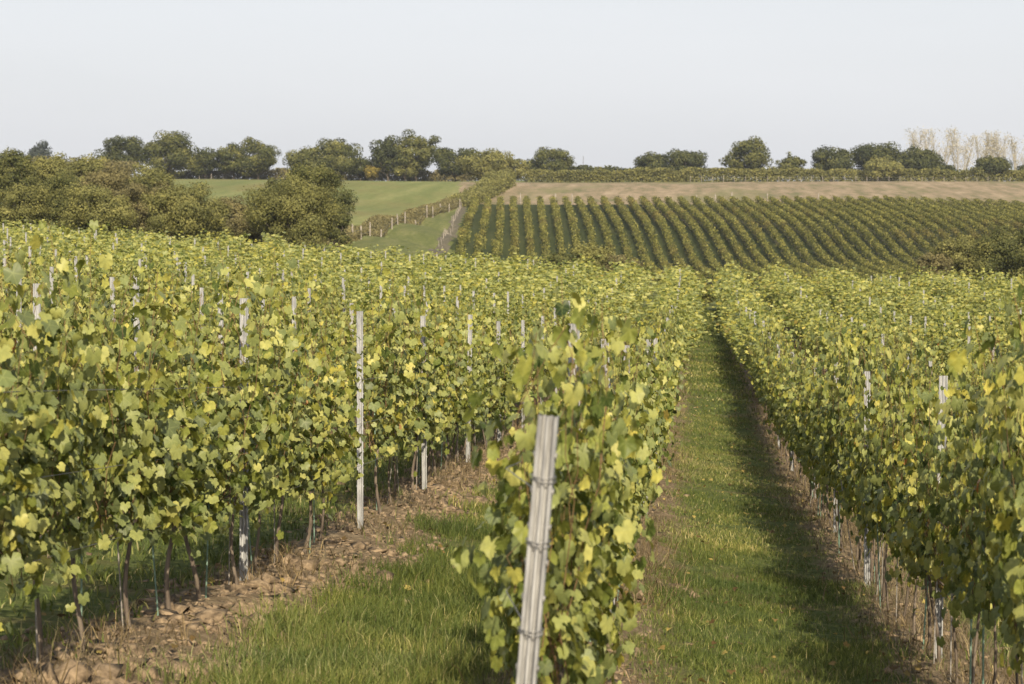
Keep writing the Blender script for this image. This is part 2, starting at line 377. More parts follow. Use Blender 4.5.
# ------------------------------------------------------------------ grapevines
half = [(0, 1), (11, .88), (20, .90), (32, .74), (45, .86), (58, .95), (72, .84), (90, .70), (108, .80), (130, .76), (155, .58)]
ol = [(a, r) for a, r in half] + [(180, .1)] + [(-a, r) for a, r in half[:0:-1]]
OL = np.array([[r * math.sin(math.radians(a)), r * math.cos(math.radians(a)), 0] for a, r in ol]); NO = len(OL)
OL[:, 2] = .22 * np.abs(OL[:, 0]) - .18 * (OL[:, 0] ** 2 + OL[:, 1] ** 2)
LT = np.vstack([np.zeros((1, 3)), OL])
VEIN = np.r_[1.0, [1.0 if abs(a) in (0, 58, 130) else 0.0 for a, r in ol]]
LF = np.array([(0, 1 + i, 1 + (i + 1) % NO) for i in range(NO)])
def leaves(pos_, nrm, tip, size, rng):
    n = len(pos_)
    nrm = nrm / np.linalg.norm(nrm, axis=1, keepdims=True)
    tip = tip - (tip * nrm).sum(1, keepdims=True) * nrm; tip /= np.linalg.norm(tip, axis=1, keepdims=True) + 1e-9
    sd_ = np.cross(tip, nrm)
    T = LT[None] * np.stack([rng.uniform(.9, 1.1, n), np.ones(n), rng.uniform(-1.2, 3.0, n)], -1)[:, None, :]
    T[..., 2] -= rng.uniform(0, .45, (n, 1)) * np.clip(T[..., 1], 0, 1) ** 2 + rng.normal(0, .12, (n, 1)) * T[..., 0] * T[..., 1]
    T = T + rng.normal(0, .03, T.shape) * [1, 1, 1.5]
    V = pos_[:, None] + size[:, None, None] * (T[..., 0:1] * sd_[:, None] + T[..., 1:2] * tip[:, None] + T[..., 2:3] * nrm[:, None])
    k = len(LT)
    Fc = (np.arange(n)[:, None, None] * k + LF[None]).reshape(-1, 3)
    return V.reshape(-1, 3), Fc, k
def vine_arrays(seed, tall=1.0, wide=1.0, dens=1.0, big=1.0):
    rng = np.random.default_rng(seed)
    canes = []; LP, LN, LTp, LS, LTn, LH = [], [], [], [], [], []
    nc = int(20 * dens)
    for i in range(nc):
        y0 = -.5 + (i + 1.6 * rng.random() - .3) / nc
        x0 = rng.normal(0, .04); z0 = .68 + rng.uniform(-.12, .12)
        top = rng.uniform(1.32, 1.78) * tall if rng.random() > .2 else rng.uniform(1.8, 2.22) * tall
        if rng.random() < .16: top = rng.uniform(1.0, 1.4)
        lean = rng.normal(0, .11) * wide; leany = rng.normal(0, .12)
        bow = rng.normal(0, .07) * wide
        k = 9; t = np.linspace(0, 1, k)
        path = np.stack([x0 + lean * t + bow * np.sin(t * 3) + rng.normal(0, .012, k), y0 + leany * t + rng.normal(0, .012, k), z0 + (top - z0) * t], -1)
        if rng.random() < .3:                      # tip arches over
            sgn = rng.choice([-1, 1]); path[-1] += [sgn * .10, 0, -.05]; path[-2] += [sgn * .05, 0, 0]
        canes.append((path, np.linspace(.0035, .0016, k)))
        L = top - z0; m = int(L / .052)
        for j in range(m):
            tt = (j + rng.random()) / m; q = tt * (k - 1); a = int(min(q, k - 2)); b = path[a] + (path[a + 1] - path[a]) * (q - a)
            s = 1 if (j % 2) else -1
            if rng.random() < .25: s = -s
            reach = rng.uniform(.03, .20) * wide * (1 - .30 * tt)
            off = np.array([s * reach, rng.normal(0, .06), rng.uniform(-.05, .05)])
            LP.append(b + off)
            LN.append([s * rng.uniform(.1, 1.0), rng.normal(0, .6), rng.uniform(-.3, .9)])
            LTp.append([s * rng.uniform(0, .5), rng.normal(0, .4), -1.0])
            LS.append((.030 + .040 * rng.random() ** 1.2) * (1 - .35 * max(0, tt - .75) * 4 * .5) * (1 if rng.random() > .1 else .7))
            LTn.append(np.clip(rng.normal(.44 + .18 * tt, .21), 0, 1)); LH.append(rng.random())
        for j in range(int(m * .65)):              # side shoots and inner leaves
            tt = rng.random() ** .8; q = tt * (k - 1); a = int(min(q, k - 2)); b = path[a]
            s = rng.choice([-1, 1])
            LP.append(b + [s * rng.uniform(.0, .27) * wide, rng.normal(0, .1), rng.uniform(-.2, .1)])
            LN.append([s * rng.uniform(.1, 1.0), rng.normal(0, .6), rng.uniform(-.3, .9)]); LTp.append([s * .2, rng.normal(0, .5), -1])
            LS.append(rng.uniform(.030, .058)); LTn.append(np.clip(rng.normal(.5, .22), 0, 1)); LH.append(rng.random())
    LP = np.array(LP); LH = np.array(LH); LTn = np.array(LTn)
    LH = np.where(LH > .99, LH, np.clip(LH + .06 * (LP[:, 2] < .95), 0, .99))        # lower leaves turn first
    V, Fc, k = leaves(LP, np.array(LN), np.array(LTp), np.array(LS) * big, rng)
    return V, Fc, np.repeat(LTn, k), np.repeat(LH, k), canes
def trunk_mb(seed):
    rng = np.random.default_rng(seed + 900)
    mb = MB(); k = 7; t = np.linspace(0, 1, k)
    lx, ly = rng.normal(0, .05, 2)
    p = np.stack([lx * t + .02 * np.sin(t * 5 + seed), ly * t + .02 * np.cos(t * 4 + seed), -.05 + .70 * t], -1)
    mb.tube(p, np.linspace(.017, .011, k) * rng.uniform(.8, 1.15), 7)
    for s in (-1, 1):
        e = p[-1]
        a = np.array([e, e + [0, s * .08, .05], e + [rng.normal(0, .02), s * .22, .04], e + [rng.normal(0, .02), s * .44, .02]])
        mb.tube(a, [.011, .009, .008, .005], 6)
    return mb
NV = 10
protos = []
def build_vine(i, seed, tall=1, wide=1, dens=1, big=1):
    root = empty('grapevine', (0, 0, 0))
    V, Fc, tn, hu, canes = vine_arrays(seed, tall, wide, dens, big)
    fo = mesh_obj('foliage', V, Fc, M['vleaf'], root, attrs={'tone': tn, 'hue': hu, 'vein': np.tile(VEIN, len(tn) // len(VEIN))})
    tr = trunk_mb(seed).build('trunk', M['bark'], root, True)
    mb = MB()
    for p, r in canes: mb.tube(p, r, 4)
    ca_ = mb.build('shoots', M['cane'], root, True)
    return root, fo, tr, ca_
def copy_thing(root):
    r = root.copy(); C.objects.link(r)
    for ch in root.children:
        c = ch.copy(); C.objects.link(c); c.parent = r
    return r

ONES = ["", "first", "second", "third", "fourth", "fifth", "sixth", "seventh", "eighth", "ninth", "tenth", "eleventh", "twelfth", "thirteenth", "fourteenth", "fifteenth",
        "sixteenth", "seventeenth", "eighteenth", "nineteenth"]
TENS = {2: ("twentieth", "twenty"), 3: ("thirtieth", "thirty"), 4: ("fortieth", "forty"), 5: ("fiftieth", "fifty"), 6: ("sixtieth", "sixty"), 7: ("seventieth", "seventy"), 8: ("eightieth", "eighty"), 9: ("ninetieth", "ninety")}
def ordn(n):
    if n < 20: return ONES[n]
    if n < 100:
        a, b = divmod(n, 10)
        return TENS[a][0] if b == 0 else TENS[a][1] + "-" + ONES[b]
    return "hundred-and-" + ordn(n - 100) if n > 100 else "hundredth"
def rowname(k):                 # k: 0 middle, >0 to the right (across the path), <0 uphill
    if k == 0: return "in the leaning post's own row"
    if k < 0: return "in the %s row uphill of the leaning post" % ordn(-k)
    return "in the %s row across the grass path" % ordn(k)

END = 122.0
def rowx(k): return ROW0 + SP * k
def start(k): return 7.1 if k == 0 else 7.0
def proj(x, y, z):
    xc, d = wc(x, y); return 512 + F * xc / d, HOR - F * (z - CAMZ) / d, d
spots = []
for k in range(-17, 10):
    y = start(k) + (0 if k == 0 else N.uniform(0, .9))
    while y < END:
        x = rowx(k)
        px, py, d = proj(x, y, 2)
        mpx = F * .75 / d
        if -mpx - 130 < px < 1024 + mpx + 260 and N.random() > .012 and not (k == -1 and abs(y - 20.2) < .6):
            spots.append((k, x, y, d))
        y += .9 * N.uniform(.93, 1.07)
spots = np.array(spots)
hh = hz(spots[:, 1], spots[:, 2]) + np.where(spots[:, 2] < 60, .06, 0)
pxs = np.array([proj(a, b, 2)[0] for a, b in spots[:, 1:3]]); mg = F * .75 / spots[:, 3]
offp = (pxs < -mg) | (pxs > 1024 + mg)
order = np.argsort(spots[:, 3] + offp * 1000)
near_idx = set(order[:300].tolist()); rest_idx = order[300:]
root_protos = [build_vine(i, 40 + i, [1, .95, 1.05, 1, .9, 1.07, 1, .97, .88, 1.03][i], [1, 1.1, .9, 1, 1.15, 1, 1.2, .9, 1, 1.25][i], [1, 1.1, .85, 1.05, .8, 1.15, .9, 1.05, .6, .95][i]) for i in range(NV)]
used_proto = set(); cnt = {}
srt = sorted(near_idx, key=lambda i: (spots[i, 0], spots[i, 2]))
vine_xy = {}
for i in srt:
    k, x, y, d = spots[i]; k = int(k); cnt[k] = cnt.get(k, 0) + 1
    v = int(N.integers(NV))
    if (k == 0 and y < 9.8) or (k == -1 and y < 12.5): root = build_vine(0, 500 + i, 1.02, 1.0, 1.0, 1.08)[0]
    elif v not in used_proto: root = root_protos[v][0]; used_proto.add(v)
    else: root = copy_thing(root_protos[v][0])
    dx = N.normal(0, .03)
    if k == 0: dx = .16 if y < 8 else (.12 if y < 9.2 else (.07 if y < 11 else dx))
    if k == -1: dx = (-.14 if abs(y - 20.5) > 1.6 else -.34) + N.normal(0, .03)
    s = N.uniform(.88, 1.1)
    if k < -1: s *= .95
    if k == 0 and y < 14: s = .90 if y < 9.3 else .88
    if k == 1: dx -= .15
    if k == -1: s = .86 if y < 10.5 else (1.0 if y < 12.0 else (.92 if y < 15 else s))
    if k == 1 and y < 13: s = 1.04
    root.location = (x + dx, y, hh[i]); root.rotation_euler = (0, 0, (math.pi if N.random() < .5 else 0) + N.normal(0, .06)); root.scale = (.76 if k == 0 and y < 10.5 else N.uniform(.8, 1.15) * (.8 if k in (0, 1) else 1), 1, s + (.05 if k > 0 else 0))
    tag(root, "grapevine %s, %s from the front" % (rowname(k), ordn(cnt[k])), "grapevine", "grapevines trained in rows on the near slope")
    vine_xy.setdefault(k, []).append((x + dx, y, hh[i], cnt[k]))
for v in range(NV):
    if v not in used_proto:
        for ch in list(root_protos[v][0].children): bpy.data.objects.remove(ch)
        bpy.data.objects.remove(root_protos[v][0])

# the vines farther down the slope: one uncountable mass
def instancer(name, P_, rot, scl, pick, objs, label, cat, mat):
    me = bpy.data.meshes.new(name); me.vertices.add(len(P_)); me.vertices.foreach_set("co", np.asarray(P_, np.float32).ravel())
    a = me.attributes.new('rot', 'FLOAT_VECTOR', 'POINT'); a.data.foreach_set('vector', np.asarray(rot, np.float32).ravel())
    a = me.attributes.new('scl', 'FLOAT_VECTOR', 'POINT'); a.data.foreach_set('vector', np.asarray(scl, np.float32).ravel())
    a = me.attributes.new('pick', 'INT', 'POINT'); a.data.foreach_set('value', np.asarray(pick, np.int32))
    me.update(); me.materials.append(mat)
    o = bpy.data.objects.new(name, me); C.objects.link(o)
    g = bpy.data.node_groups.new(name + "_nodes", 'GeometryNodeTree')
    g.interface.new_socket("Geometry", in_out='INPUT', socket_type='NodeSocketGeometry')
    g.interface.new_socket("Geometry", in_out='OUTPUT', socket_type='NodeSocketGeometry')
    gi = g.nodes.new('NodeGroupInput'); go = g.nodes.new('NodeGroupOutput')
    inst = g.nodes.new('GeometryNodeInstanceOnPoints'); inst.inputs['Pick Instance'].default_value = True
    j = g.nodes.new('GeometryNodeJoinGeometry')
    for ob in objs:
        oi = g.nodes.new('GeometryNodeObjectInfo'); oi.inputs['Object'].default_value = ob; oi.inputs['As Instance'].default_value = True
        oi.transform_space = 'ORIGINAL'; g.links.new(oi.outputs['Geometry'], j.inputs[0])
    def na(nm, ty):
        q = g.nodes.new('GeometryNodeInputNamedAttribute'); q.data_type = ty; q.inputs['Name'].default_value = nm; return q.outputs['Attribute']
    g.links.new(gi.outputs[0], inst.inputs['Points']); g.links.new(j.outputs[0], inst.inputs['Instance'])
    g.links.new(na('pick', 'INT'), inst.inputs['Instance Index'])
    er = g.nodes.new('FunctionNodeEulerToRotation'); g.links.new(na('rot', 'FLOAT_VECTOR'), er.inputs[0]); g.links.new(er.outputs[0], inst.inputs['Rotation'])
    g.links.new(na('scl', 'FLOAT_VECTOR'), inst.inputs['Scale'])
    g.links.new(inst.outputs[0], go.inputs[0])
    m = o.modifiers.new("nodes", 'NODES'); m.node_group = g
    return tag(o, label, cat, kind='stuff')
n = len(rest_idx)
Pr = np.stack([spots[rest_idx, 1] + N.normal(0, .03, n), spots[rest_idx, 2], hh[rest_idx]], -1)
rot = np.stack([np.zeros(n), np.zeros(n), np.where(N.random(n) < .5, math.pi, 0) + N.normal(0, .06, n)], -1)
rk = spots[rest_idx, 0]
sc_ = np.stack([N.uniform(1.0, 1.45, n) + .25 * (rk > 0) + .35 * (spots[rest_idx, 2] > 75) + .6 * (spots[rest_idx, 2] > 70) * (rk <= 0), np.ones(n), (N.uniform(.84, 1.07, n) + .05 * (rk > 0)) * (.82 + .30 * np.abs(np.sin(spots[rest_idx, 2] * .55 + rk * 2.3) * np.cos(spots[rest_idx, 2] * .23 + rk * 1.7)))], -1)
av = sorted(used_proto)
pick = N.integers(0, len(av), n)
instancer('distant_grapevines', Pr, rot, sc_, pick, [root_protos[v][1] for v in av], "mass of yellow-green grapevines farther down the near slope", "grapevines", M['vleaf'])
instancer('distant_vine_trunks', Pr, rot, sc_, pick, [root_protos[v][2] for v in av], "brown trunks of the grapevines farther down the near slope", "vine trunks", M['bark'])

# ------------------------------------------------------------------ steel posts, stakes, wires
def post_mesh(h, w_=.055, dp=.032, notch=True):
    # ribbed open channel, section facing the camera (-Y)
    t = .0035
    outer = [(-.5, 0), (-.5, -1), (-.36, -1), (-.30, -.45), (-.12, -.45), (-.06, -.95), (.06, -.95), (.12, -.45), (.30, -.45), (.36, -1), (.5, -1), (.5, 0)]
    prof = [(a * w_, b * dp) for a, b in outer]
    inner = [(a * (w_ - 2 * t) , b * dp + t) for a, b in outer][::-1]
    ring = prof + inner; m = len(ring)
    zs = [-.35, h]
    V = [(x, y, z) for z in zs for x, y in ring]
    Qd = [(i, (i + 1) % m, m + (i + 1) % m, m + i) for i in range(m)]
    mid = len(prof)
    for i in range(mid - 1):
        j = m - 1 - i
        Qd.append((m + i, m + i + 1, m + j - 1, m + j))
    mb = MB(); mb.add(V, Qd)
    if notch:
        z = .35
        while z < h - .02:
            for s in (-1, 1): mb.box(np.array([s * (w_ * .5 + .003), -dp * .5, z]), np.array([.003, .006, .008]))
            z += .1
    return mb
POST_H = 1.80
def make_post(h, y, k):
    o = post_mesh(h).build('steel_post', M['steel']); return o
pproto = post_mesh(POST_H + .06).build('steel_post', M['steel']); pused = False; npost = 0
wires_at = {}
for k in range(-17, 10):
    c = 0
    for j in range(-1, 21):
        y = 15.5 + 5 * j + (0.0 if k in (-1,) else N.normal(0, .25))
        if k == 0: y += .6
        if k == 1: y = 15.4 + 5.55 * j
        if k == -1 and j == -1: y = 10.15
        if y > END - 1 or y < 9.5 or (k == -1 and j == -1): continue
        if k == -2: y = {0: 17.8, 1: 21.5, 2: 25.2}.get(j, y)
        x = rowx(k) + (N.normal(0, .03) if k != -1 else (-.06 if j == 0 else .02))
        px, py, d = proj(x, y, 2)
        if not (-10 < px < 1034): continue
        c += 1; npost += 1
        if not pused: o = pproto; pused = True
        else: o = pproto.copy(); C.objects.link(o)
        o.location = (x + (-.04 if k == -1 else (.10 if k < -1 else (.05 if k == 0 else -.15 if k == 1 else .0))), y, gz(x, y) + N.uniform(-.03, .05))
        o.rotation_euler = (N.normal(0, .012), N.normal(0, .012), N.normal(0, .06))
        if abs(k) > 1: o.scale = (1, 1, 1.06)
        tag(o, "steel post %s, %s from front" % (rowname(k), ordn(c)), "vineyard post", "upright steel posts along the vine rows")
# the leaning end post in front
er_ = empty('end_post', (-.53, 6.3, h1(-.6, 6.3)))
e = post_mesh(1.66, .053, .034).build('post', M['steel2'], er_)
tag(er_, "large pale steel end post leaning in front of the middle vine row", "vineyard post")
for z in (.52, .78, 1.05, 1.30, 1.48):
    mb = MB(); a = np.linspace(0, 2 * math.pi, 17)
    mb.tube(np.stack([.034 * np.cos(a), -.018 + .025 * np.sin(a), z + .004 * np.sin(a * 2)], -1), [.0022] * 17, 5)
    mb.tube(np.stack([.034 * np.cos(a), -.018 + .025 * np.sin(a), z + .012 + .003 * np.sin(a)], -1), [.0022] * 17, 5)
    mb.build('wire_tie', M['wire'], er_, True)
er_.rotation_euler = (math.radians(3), math.radians(5.2), math.radians(-6))

# stakes beside the vines
def stake(mat, h, r):
    mb = MB(); mb.tube([(0, 0, -.1), (0, 0, h * .5), (0, 0, h)], [r, r, r], 6); return mb.build('vine_stake', M[mat], None, True)
sp_ = [stake('gstake', 1.25, .006), stake('mstake', 1.15, .005)]; su = [False, False]; nst = 0
for k in (-1, 0, 1, -2, 2, -3):
    for (x, y, z, c) in vine_xy.get(k, []):
        if y > (34 if abs(k) < 2 else 22) or (k == 0 and y < 11): continue
        t = 0 if N.random() < .45 else 1
        if not su[t]: o = sp_[t]; su[t] = True
        else: o = sp_[t].copy(); C.objects.link(o)
        o.location = (x + N.uniform(.02, .06) * (1 if N.random() < .5 else -1), y + N.uniform(-.10, .10), z)
        o.rotation_euler = (N.normal(0, .06), N.normal(0, .05), 0); nst += 1
        tag(o, "%s stake by the %s vine, %s" % (["green", "grey"][t], ordn(c), rowname(k).replace("in the ", "", 1)), "vine stake", "thin stakes beside the vine trunks")
for k in (-1, 0, 1):
    y0 = 6.3 if k == 0 else 9.0
    for h_ in (.62, 1.0, 1.4):
        yy = np.arange(y0, 60, 1.0)
        zz = hz(np.full(len(yy), rowx(k)), yy) + .05 + h_
        xx_ = np.full(len(yy), rowx(k))
        if k == 0: xx_[0] = -.53 + .09 * h_; yy[0] = 6.3 - .05 * h_; zz[0] -= .03
        mb = MB(); mb.tube(np.stack([xx_, yy, zz], -1), [.0022] * len(yy), 4)
        o = mb.build('trellis_wire', M['wire'])
        tag(o, "%s trellis wire %s" % ({.62: "lowest", 1.0: "middle", 1.4: "topmost"}[h_], rowname(k).replace("in the", "along the", 1)), "wire", "trellis wires strung along the vine rows")

# ------------------------------------------------------------------ grass, clods, fallen leaves
def blades(xy, L, wd, tone, name, mat, label, cat, lean=.45):
    n = len(xy); z = hz(xy[:, 0], xy[:, 1]) 
    uu = (xy[:, 0] - ROW0) / SP; uu = np.abs(uu - np.round(uu)) * SP
    z = z + np.where(xy[:, 1] < 60, .07 * np.exp(-(uu / .45) ** 2), 0) - .01
    a = N.uniform(0, 2 * math.pi, n); b = N.uniform(0, 2 * math.pi, n); ln = np.abs(N.normal(lean, .3, n))
    dirx, diry = np.cos(a), np.sin(a); wx, wy = np.cos(b) * wd / 2, np.sin(b) * wd / 2
    base = np.stack([xy[:, 0], xy[:, 1], z], -1)
    mid = base + np.stack([dirx * L * ln * .35, diry * L * ln * .35, L * .55], -1)
    tip = base + np.stack([dirx * L * ln, diry * L * ln, L * (1 - .25 * ln)], -1)
    W = np.stack([wx, wy, np.zeros(n)], -1)
    V = np.stack([base - W, base + W, mid + W * .8, mid - W * .8, tip], 1).reshape(-1, 3)
    i0 = np.arange(n)[:, None] * 5
    return tag(mesh_obj(name, V, [i0 + [0, 1, 2, 3], i0 + [3, 2, 4]], mat, attrs={'tone': np.repeat(tone, 5)}), label, cat, kind='stuff')
def vnoise(x, y, s, seed):      # cheap value noise for density
    r = np.random.default_rng(seed).random((64, 64)); fx_ = (x / s) % 64; fy_ = (y / s) % 64
    i, j = fx_.astype(int), fy_.astype(int); u_, v_ = fx_ - i, fy_ - j; u_ = u_ * u_ * (3 - 2 * u_); v_ = v_ * v_ * (3 - 2 * v_)
    i1, j1 = (i + 1) % 64, (j + 1) % 64
    return (r[i, j] * (1 - u_) + r[i1, j] * u_) * (1 - v_) + (r[i, j1] * (1 - u_) + r[i1, j1] * u_) * v_
XY, LL, WW, TT = [], [], [], []
for (a0, a1, b0, b1, dn, ln, wd) in [(-3, -.6, 8, 22, 2600, .125, .0055), (-3, -.6, 22, 45, 800, .10, .010), (-.6, 1.8, 10, 24, 2200, .068, .0055), (-.6, 1.8, 24, 50, 900, .055, .010),
                                     (-3, 1.8, 50, 116, 160, .07, .03), (-12, -3, 9, 45, 260, .09, .012), (1.8, 8, 14, 45, 260, .09, .012)]:
    n = int((a1 - a0) * (b1 - b0) * dn); x = N.uniform(a0, a1, n); y = b0 + (b1 - b0) * N.random(n)
    uu = (x - ROW0) / SP; uu = np.abs(uu - np.round(uu))
    g = vnoise(x, y, .35, 1) * .6 + vnoise(x, y, 1.1, 2) * .4
    keep = (uu - .07 * ((x > -3) & (x < -1.9)) + (g - .5) * .22 > .145 + .05 * N.normal(0, 1, n)) & (N.random(n) < np.clip(g * 1.9 - .15, .12, 1))
    x, y, g = x[keep], y[keep], g[keep]; n = len(x)
    XY.append(np.stack([x, y], -1)); LL.append(ln * N.uniform(.45, 1.35, n) * (.5 + 1.1 * g)); WW.append(wd * N.uniform(.7, 1.3, n))
    TT.append(np.clip(N.normal(.45, .2, n) + .25 * (vnoise(x, y, .8, 4) - .5) + .5 * (vnoise(x, y, 2.7, 5) - .5) + (N.random(n) < .06) * .5, 0, 1))
blades(np.concatenate(XY), np.concatenate(LL), np.concatenate(WW), np.concatenate(TT), 'grass', M['grass'], "green grass growing in the alleys between the vine rows", "grass")
# dry weeds at the foot of the rows
XY = []
for k in range(-4, 4):
    n = 9000 if abs(k) < 2 else 2500
    y = N.uniform(9, 60, n); XY.append(np.stack([rowx(k) + N.normal(0, .28, n), y], -1)[vnoise(np.full(n, k * 3.1), y, 1.3, 7) > .35])
xy = np.concatenate(XY); n = len(xy)
blades(xy, N.uniform(.06, .26, n), N.uniform(.004, .009, n), N.random(n), 'dry_weeds', M['dry'], "dry brown weeds tangled at the feet of the vines", "weeds", .7)
# clods
ico = np.array([(0, 0, 1), (.89, 0, .45), (.28, .85, .45), (-.72, .53, .45), (-.72, -.53, .45), (.28, -.85, .45), (.72, .53, -.45), (-.28, .85, -.45), (-.89, 0, -.45), (-.28, -.85, -.45), (.72, -.53, -.45), (0, 0, -1)])
icf = np.array([(0, 1, 2), (0, 2, 3), (0, 3, 4), (0, 4, 5), (0, 5, 1), (1, 6, 2), (2, 7, 3), (3, 8, 4), (4, 9, 5), (5, 10, 1), (6, 7, 2), (7, 8, 3), (8, 9, 4), (9, 10, 5), (10, 6, 1), (11, 7, 6), (11, 8, 7), (11, 9, 8), (11, 10, 9), (11, 6, 10)])
def clods():
    X = []; Y = []; Sz = []
    for k, dn in ((-1, 560), (0, 110), (1, 110), (-2, 130), (-3, 60), (2, 60)):
        n = int(dn * 40); y = 7 + 45 * N.random(n) ** 1.4; x = rowx(k) + N.normal(.14 if k == -1 else 0, .32, n)
        X.append(x); Y.append(y); Sz.append(np.clip(N.exponential(.0125 if k == -1 else .008, n) + .004, 0, .075) * (.5 + vnoise(x, y, .5, 31)))
    x, y, s = map(np.concatenate, (X, Y, Sz)); n = len(x)
    uu = (x - ROW0) / SP; uu = np.abs(uu - np.round(uu)) * SP
    z = hz(x, y) + np.where(y < 60, .07 * np.exp(-(uu / .45) ** 2), 0) + s * .2
    T = ico[None] * (1 + N.normal(0, .5, (n, 12, 1))) * np.stack([N.uniform(.7, 1.3, n), N.uniform(.7, 1.3, n), N.uniform(.4, .8, n)], -1)[:, None]
    a = N.uniform(0, 6.28, n)[:, None]; Tx = T[..., 0] * np.cos(a) - T[..., 1] * np.sin(a); Ty = T[..., 0] * np.sin(a) + T[..., 1] * np.cos(a)
    V = np.stack([x[:, None] + Tx * s[:, None], y[:, None] + Ty * s[:, None], z[:, None] + T[..., 2] * s[:, None]], -1).reshape(-1, 3)
    Fc = (np.arange(n)[:, None, None] * 12 + icf[None]).reshape(-1, 3)
    tag(mesh_obj('soil_clods', V, Fc, M['clod']), "light brown clods of ploughed soil under the vines", "soil clods", kind='stuff')
clods()
n = 1500
x = np.where(N.random(n) < .6, rowx(0) + 2.4 * N.random(n), rowx(1) + N.normal(-.3, .4, n)); x = np.where(N.random(n) < .25, rowx(-1) + N.normal(.2, .5, n), x)
y = 8 + 85 * N.random(n) ** 1.3
z = hz(x, y) + .05 + .03 * N.random(n)
uu = (x - ROW0) / SP; uu = np.abs(uu - np.round(uu)) * SP; z += np.where(y < 60, .06 * np.exp(-(uu / .45) ** 2), 0)
V, Fc, k_ = leaves(np.stack([x, y, z], -1), np.stack([N.normal(0, .4, n), N.normal(0, .4, n), np.ones(n)], -1), N.normal(0, 1, (n, 3)), N.uniform(.012, .036, n), N)
tag(mesh_obj('fallen_leaves', V, Fc, M['fallen'], attrs={'tone': np.repeat(N.random(n), k_)}), "fallen yellow and brown vine leaves scattered on the grass path", "fallen leaves", kind='stuff')

# ------------------------------------------------------------------ vines on the far hillside: one object per row
def diamonds(cen, nrm, size, rng, asp=.65):
    n = len(cen); nrm = nrm / (np.linalg.norm(nrm, axis=1, keepdims=True) + 1e-9)
    r = rng.normal(0, 1, (n, 3)); u_ = np.cross(nrm, r); u_ /= np.linalg.norm(u_, axis=1, keepdims=True) + 1e-9; v_ = np.cross(nrm, u_)
    s = size[:, None]
    V = np.stack([cen + u_ * s, cen + v_ * s * asp, cen - u_ * s, cen - v_ * s * asp], 1).reshape(-1, 3)
    return V, np.arange(n * 4).reshape(-1, 4)
HR = 46
for r in range(HR):
    xr = -6.8 + 2.38 * r
    d0 = 425 - N.uniform(0, 2); dn0 = 290
    per = 95
    n = int((d0 - dn0) * per); rng = np.random.default_rng(300 + r)
    d = dn0 + (d0 - dn0) * rng.random(n)
    gaps = vnoise(d + r * 31.0, d * 0 + r, 1.1, 9)
    keep = rng.random(n) < np.clip(.7 + gaps, 0, 1) * np.clip((vnoise(d + r * 17.0, d * 0, 2.6, 14) - .12) * 7, .15, 1); d = d[keep]; n = len(d)
    side = np.clip(rng.normal(0, .24, n), -.5, .5) * (.85 + .7 * vnoise(d + r * 11.0, d * 0, .9, 12))
    hgt = .5 + 1.3 * rng.random(n) ** .7 + .18 * (vnoise(d + r * 7.0, d * 0, .8, 11) - .5)
    px_ = xr + side + .12 * np.sin(d * .05 + r)
    wx_, wy_ = cw(px_, d)
    cen = np.stack([wx_, wy_, hz(wx_, wy_) + hgt], -1)
    nr = np.stack([np.sign(side) * 1.0 + rng.normal(0, .5, n), rng.normal(0, .6, n), rng.uniform(0, 1.2, n)], -1)
    V, Fc = diamonds(cen, nr, rng.uniform(.07, .19, n), rng)
    root = empty('vine_row', (*cw(xr, d0), h1(*cw(xr, d0))))
    V = V - np.array(root.location)
    fo = mesh_obj('foliage', V, Fc, M['farvine'], root, attrs={'tone': np.repeat(np.clip(rng.normal(.44, .24, n) + .42 * (hgt - 1.25), 0, 1), 4)})  # higher leaves get lighter tones: light on the row tops painted in
    # trunks
    mb = MB()
    for q in np.arange(dn0, d0, 1.6):
        a, b = cw(xr + .12 * math.sin(q * .05 + r), q); g = h1(a, b) if False else None
        mb.V.append((a, b))
    tx = np.array(mb.V); mb = MB(); tz = hz(tx[:, 0], tx[:, 1])
    for (a, b), g in zip(tx, tz):
        mb.tube(np.array([(a, b, g - .1), (a, b, g + .7)]) - np.array(root.location), [.04, .03], 4)
    mb.build('trunks', M['bark'], root)['kind'] = 'stuff'
    tag(root, "%s leafy row of the far hillside vineyard, counted from its bare edge track" % ordn(r + 1), "vine row", "vine rows on the far hillside")
# leafless young row along the bare strip
root = empty('vine_row', (*cw(-9.4, 415), h1(*cw(-9.4, 415)))); mb = MB(); sm = MB()
qs = np.arange(300, 418, 1.7); tx = np.array([cw(-9.4 + N.normal(0, .12), q) for q in qs]); tz = hz(tx[:, 0], tx[:, 1])
for (a, b), g in zip(tx, tz):
    hh_ = N.uniform(.5, 1.1); mb.tube(np.array([(a, b, g - .1), (a + N.normal(0, .1), b, g + hh_)]) - np.array(root.location), [.035, .03], 4)
mb.build('stakes', M['wood'], root)
tag(root, "leafless row of pale stakes along the bare strip edging the hillside vineyard", "vine row")

def pole(name, px, d, h, r, mat, label, cat, group=None, xc=None):
    xx = px2x(px, d) if xc is None else xc
    a, b = cw(xx, d); mb = MB(); mb.tube([(0, 0, -.3), (0, 0, h * .5), (N.normal(0, .03), 0, h)], [r, r, r * .9], 6)
    o = mb.build(name, M[mat], None, True); o.location = (a, b, h1(a, b)); return tag(o, label, cat, group)
for i, (px, h) in enumerate([(520.5, 2.1), (555.5, 2.0), (572, 1.9), (696, 1.7), (715, 1.9), (731.5, 2.3), (767, 2.0), (818, 2.0)]):
    pole('end_post', px, 427, h, .13, 'wood', "pale post at the top end of the hillside rows, %s counted from the bare track" % ordn(i + 1), "vineyard post", "pale posts at the top ends of the hillside rows")
pole('mast', 583, 700, 8.5, .07, 'tbark', "thin lone mast rising above the hedge on the skyline", "mast")

